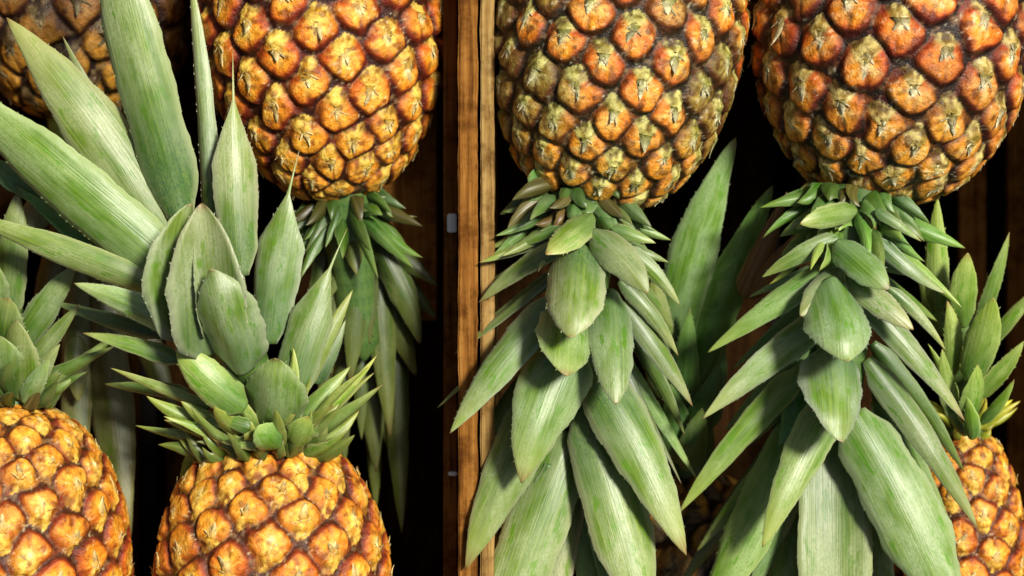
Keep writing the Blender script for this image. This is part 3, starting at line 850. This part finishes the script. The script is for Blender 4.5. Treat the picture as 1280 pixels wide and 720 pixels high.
# ---- top centre, crown hanging down
Cp = pineapple('mottled green and orange upside-down pineapple just right of the dividing boards', (774, 28, -55), 152, 480, (-0.13, 1, 0.08), 55, PAL_MIXED, 3, -1, pw=2.2)
rg = random.Random(7)
def Lf(b, t, w, zb, zt, **kw):
    leaf(k, rg, b, t, w, zb * 1.45 - 22, zt * 1.45 - 22, **kw)
k = crown_core(Cp, (728, 240), (716, 520), -30, -20, 46, 24)
ring(k, rg, (725, 238), -25, (-0.05, 1), 46, 9, 46, 34, tint=(0.6, 0.8, 0.5), lift=0.3)
ring(k, rg, (724, 266), -20, (0, 1), 44, 5, 46, 30, tint=(0.95, 1.0, 0.65), lift=0.3)
Lf((722, 300), (712, 422), 80, 70, 118, arch=14, roll=-4, chan=0.3, shape='egg', tint=(1.0, 1.03, 0.85), tipc=0.25, curl=0.4)
Lf((716, 370), (708, 470), 78, 55, 95, arch=10, chan=0.28, shape='egg', tint=(1.0, 1.05, 0.85), tipc=0.4)
Lf((764, 360), (770, 506), 60, 50, 82, arch=10, roll=8, chan=0.3, shape='egg', tint=(1.0, 1.05, 0.9), tipc=0.3)
Lf((738, 288), (810, 367), 46, 70, 80, arch=10, bend=-4, roll=10, shape='egg', tint=(1.05, 1.05, 1.0), tipc=0.2)
Lf((780, 308), (850, 382), 28, 50, 45, arch=6, bend=-4, shape='long', tint=(1.0, 1.0, 0.9))
Lf((765, 285), (820, 304), 24, 55, 55, arch=4, shape='spike', tint=(0.9, 1.0, 0.7))
Lf((785, 308), (836, 328), 18, 30, 25, arch=4, shape='spike', tint=(0.9, 0.95, 0.8))
Lf((742, 268), (682, 318), 40, 62, 88, arch=8, shape='egg', tint=(1.0, 1.05, 0.7))
Lf((700, 285), (634, 313), 16, 40, 20, arch=6, shape='spike', tint=(0.9, 0.95, 0.8))
Lf((700, 305), (598, 379), 32, 45, 15, arch=10, bend=4, roll=-16, shape='long', tint=(1.0, 1.05, 0.8))
Lf((695, 335), (568, 442), 26, 25, 0, arch=8, roll=-60, shape='long', tint=(0.8, 0.85, 0.7))
Lf((690, 365), (546, 510), 26, 15, -15, arch=8, roll=-62, shape='long', tint=(0.7, 0.8, 0.65))
Lf((695, 372), (562, 542), 62, 40, 50, arch=12, bend=5, roll=-12, shape='long', tint=(1.0, 1.05, 0.85))
Lf((775, 350), (848, 445), 28, 40, 30, arch=8, bend=-4, shape='long', tint=(0.95, 1.0, 0.85))
Lf((778, 378), (866, 508), 38, 35, 25, arch=8, bend=-4, roll=14, shape='long', tint=(1.0, 1.0, 0.85))
Lf((778, 440), (852, 605), 18, 0, -10, arch=6, roll=55, shape='long', tint=(0.8, 0.75, 0.8))
Lf((716, 425), (652, 604), 98, 40, 62, arch=14, bend=6, roll=-6, shape='long', tint=(0.95, 1.0, 0.8))
Lf((695, 470), (582, 712), 80, 10, 25, arch=14, bend=4, roll=-10, shape='long', tint=(0.98, 1.05, 0.8))
Lf((744, 465), (858, 694), 82, 25, 40, arch=14, bend=-6, roll=8, shape='long', tint=(1.0, 1.05, 0.85))
Lf((730, 505), (818, 810), 84, 5, 30, arch=14, bend=-5, roll=4, shape='strap', tint=(0.98, 1.03, 0.85), tipc=0.2)
Lf((712, 540), (605, 850), 84, -10, 10, arch=12, bend=4, roll=-6, shape='strap', tint=(0.98, 1.05, 0.75), tipc=0.3)
Lf((715, 580), (672, 830), 54, -25, -15, arch=8, roll=-10, shape='strap', tint=(1.15, 1.0, 0.85))
Lf((718, 580), (765, 840), 46, -35, -20, arch=8, roll=10, shape='strap', tint=(0.75, 1.0, 0.5))
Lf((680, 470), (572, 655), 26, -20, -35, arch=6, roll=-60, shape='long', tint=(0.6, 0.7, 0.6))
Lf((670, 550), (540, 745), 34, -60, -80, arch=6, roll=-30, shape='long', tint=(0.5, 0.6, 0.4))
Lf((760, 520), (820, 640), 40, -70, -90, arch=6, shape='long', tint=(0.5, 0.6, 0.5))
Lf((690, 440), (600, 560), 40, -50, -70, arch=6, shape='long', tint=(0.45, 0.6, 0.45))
Lf((690, 230), (660, 222), 34, 0, 20, arch=4, shape='egg', tint=(0.4, 0.65, 0.4))

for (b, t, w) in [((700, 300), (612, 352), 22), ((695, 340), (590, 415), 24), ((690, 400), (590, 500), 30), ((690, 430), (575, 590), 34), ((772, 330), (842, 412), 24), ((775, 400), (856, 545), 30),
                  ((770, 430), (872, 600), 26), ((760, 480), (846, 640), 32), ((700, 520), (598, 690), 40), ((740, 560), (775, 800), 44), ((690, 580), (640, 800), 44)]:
    Lf(b, t, w, -5, -30, arch=8, bend=rg.uniform(-5, 5), roll=rg.uniform(-30, 30), shape='long', tint=(0.68, 0.80, 0.55))  # leaves behind tinted darker, shade of the gaps put into their colour

# ---- top right, crown hanging down
Dp = pineapple('largest rusty upside-down pineapple in the top right corner', (1116, 15, -55), 168, 482, (-0.07, 1, 0.08), 62, PAL_RUST, 17, -1, pw=2.25)
rg = random.Random(8)
k = crown_core(Dp, (1070, 235), (1045, 530), -30, -20, 48, 24)
ring(k, rg, (1070, 238), -20, (-0.1, 1), 48, 9, 46, 36, tint=(0.7, 1.0, 0.5), lift=0.3)
ring(k, rg, (1066, 268), -15, (-0.05, 1), 46, 5, 48, 32, tint=(0.9, 1.1, 0.5), lift=0.3)
Lf((1042, 345), (1060, 452), 88, 75, 112, arch=12, chan=0.3, shape='egg', tint=(0.85, 1.0, 0.95), tipc=0.4, curl=0.5)
Lf((1044, 425), (1054, 553), 88, 55, 92, arch=12, roll=8, chan=0.3, shape='egg', tint=(1.05, 1.07, 1.05), tipc=0.3, curl=0.4)
Lf((1072, 262), (1000, 280), 32, 60, 75, arch=8, shape='egg', tint=(0.95, 1.1, 0.6))
Lf((1050, 300), (952, 347), 34, 50, 40, arch=10, bend=4, shape='long', tint=(0.95, 1.08, 0.75))
Lf((1045, 332), (884, 441), 42, 45, 40, arch=12, bend=4, roll=-10, shape='long', tint=(0.92, 1.1, 0.7))
Lf((1052, 335), (1000, 395), 40, 60, 75, arch=8, shape='egg', tint=(1.0, 1.0, 1.05))
Lf((1035, 395), (878, 524), 52, 35, 45, arch=12, bend=4, roll=-8, shape='long', tint=(0.98, 1.03, 0.85))
Lf((1005, 460), (848, 642), 46, 10, 10, arch=12, bend=5, roll=-6, shape='long', tint=(0.85, 1.05, 0.65))
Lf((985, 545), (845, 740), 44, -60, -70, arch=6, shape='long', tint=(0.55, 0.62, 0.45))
Lf((1045, 300), (1112, 362), 46, 70, 85, arch=10, roll=10, shape='egg', tint=(0.8, 1.05, 0.8))
Lf((1060, 345), (1142, 412), 36, 65, 70, arch=8, roll=12, shape='egg', tint=(1.0, 1.0, 0.95))
Lf((1098, 300), (1182, 367), 26, 45, 40, arch=6, bend=5, shape='spike', tint=(1.0, 1.0, 0.95))
Lf((1095, 262), (1152, 302), 18, 50, 50, arch=6, shape='spike', tint=(0.95, 1.0, 0.85))
Lf((1090, 330), (1160, 350), 14, 30, 25, arch=4, shape='spike', tint=(0.9, 0.95, 0.9))
Lf((1110, 360), (1182, 438), 20, 40, 30, arch=6, bend=-4, shape='long', tint=(0.95, 0.95, 0.9))
Lf((1082, 375), (1206, 526), 42, 45, 35, arch=12, bend=-4, roll=14, shape='long', tint=(1.03, 1.03, 0.95))
Lf((1085, 448), (1222, 660), 48, 20, 20, arch=12, bend=-4, roll=12, shape='long', tint=(0.98, 1.02, 0.88))
Lf((1068, 515), (1205, 800), 92, 30, 40, arch=14, bend=-5, roll=8, shape='strap', tint=(0.92, 1.06, 0.85), tipc=0.1)
Lf((1048, 490), (953, 684), 68, 25, 55, arch=14, bend=6, roll=-4, shape='long', tint=(1.0, 1.03, 0.8))
Lf((1015, 510), (870, 800), 68, -5, 5, arch=12, bend=5, roll=-8, shape='strap', tint=(0.85, 0.98, 0.6), tipc=0.2)
Lf((1040, 545), (1040, 860), 100, -5, 15, arch=10, chan=-0.12, shape='strap', tint=(0.95, 1.0, 0.68), tipc=0.1)
Lf((1005, 600), (960, 840), 50, -30, -20, arch=8, shape='strap', tint=(0.75, 0.9, 0.5))
Lf((1082, 600), (1112, 830), 40, -30, -20, arch=8, shape='strap', tint=(0.9, 0.95, 0.8))
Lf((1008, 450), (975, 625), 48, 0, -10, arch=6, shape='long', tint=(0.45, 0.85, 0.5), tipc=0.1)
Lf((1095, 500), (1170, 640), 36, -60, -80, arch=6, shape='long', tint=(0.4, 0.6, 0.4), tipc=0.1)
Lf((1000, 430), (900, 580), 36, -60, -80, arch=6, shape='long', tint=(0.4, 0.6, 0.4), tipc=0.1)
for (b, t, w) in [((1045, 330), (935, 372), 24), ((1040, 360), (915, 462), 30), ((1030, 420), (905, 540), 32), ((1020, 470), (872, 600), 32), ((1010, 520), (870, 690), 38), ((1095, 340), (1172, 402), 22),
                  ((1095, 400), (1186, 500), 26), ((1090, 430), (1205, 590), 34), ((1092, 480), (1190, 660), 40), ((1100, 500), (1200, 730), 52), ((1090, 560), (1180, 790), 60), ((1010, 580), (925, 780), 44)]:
    Lf(b, t, w, -5, -35, arch=8, bend=rg.uniform(-5, 5), roll=rg.uniform(-30, 30), shape='long', tint=(0.66, 0.82, 0.52))  # filler leaves with the shade between blades put into the tint
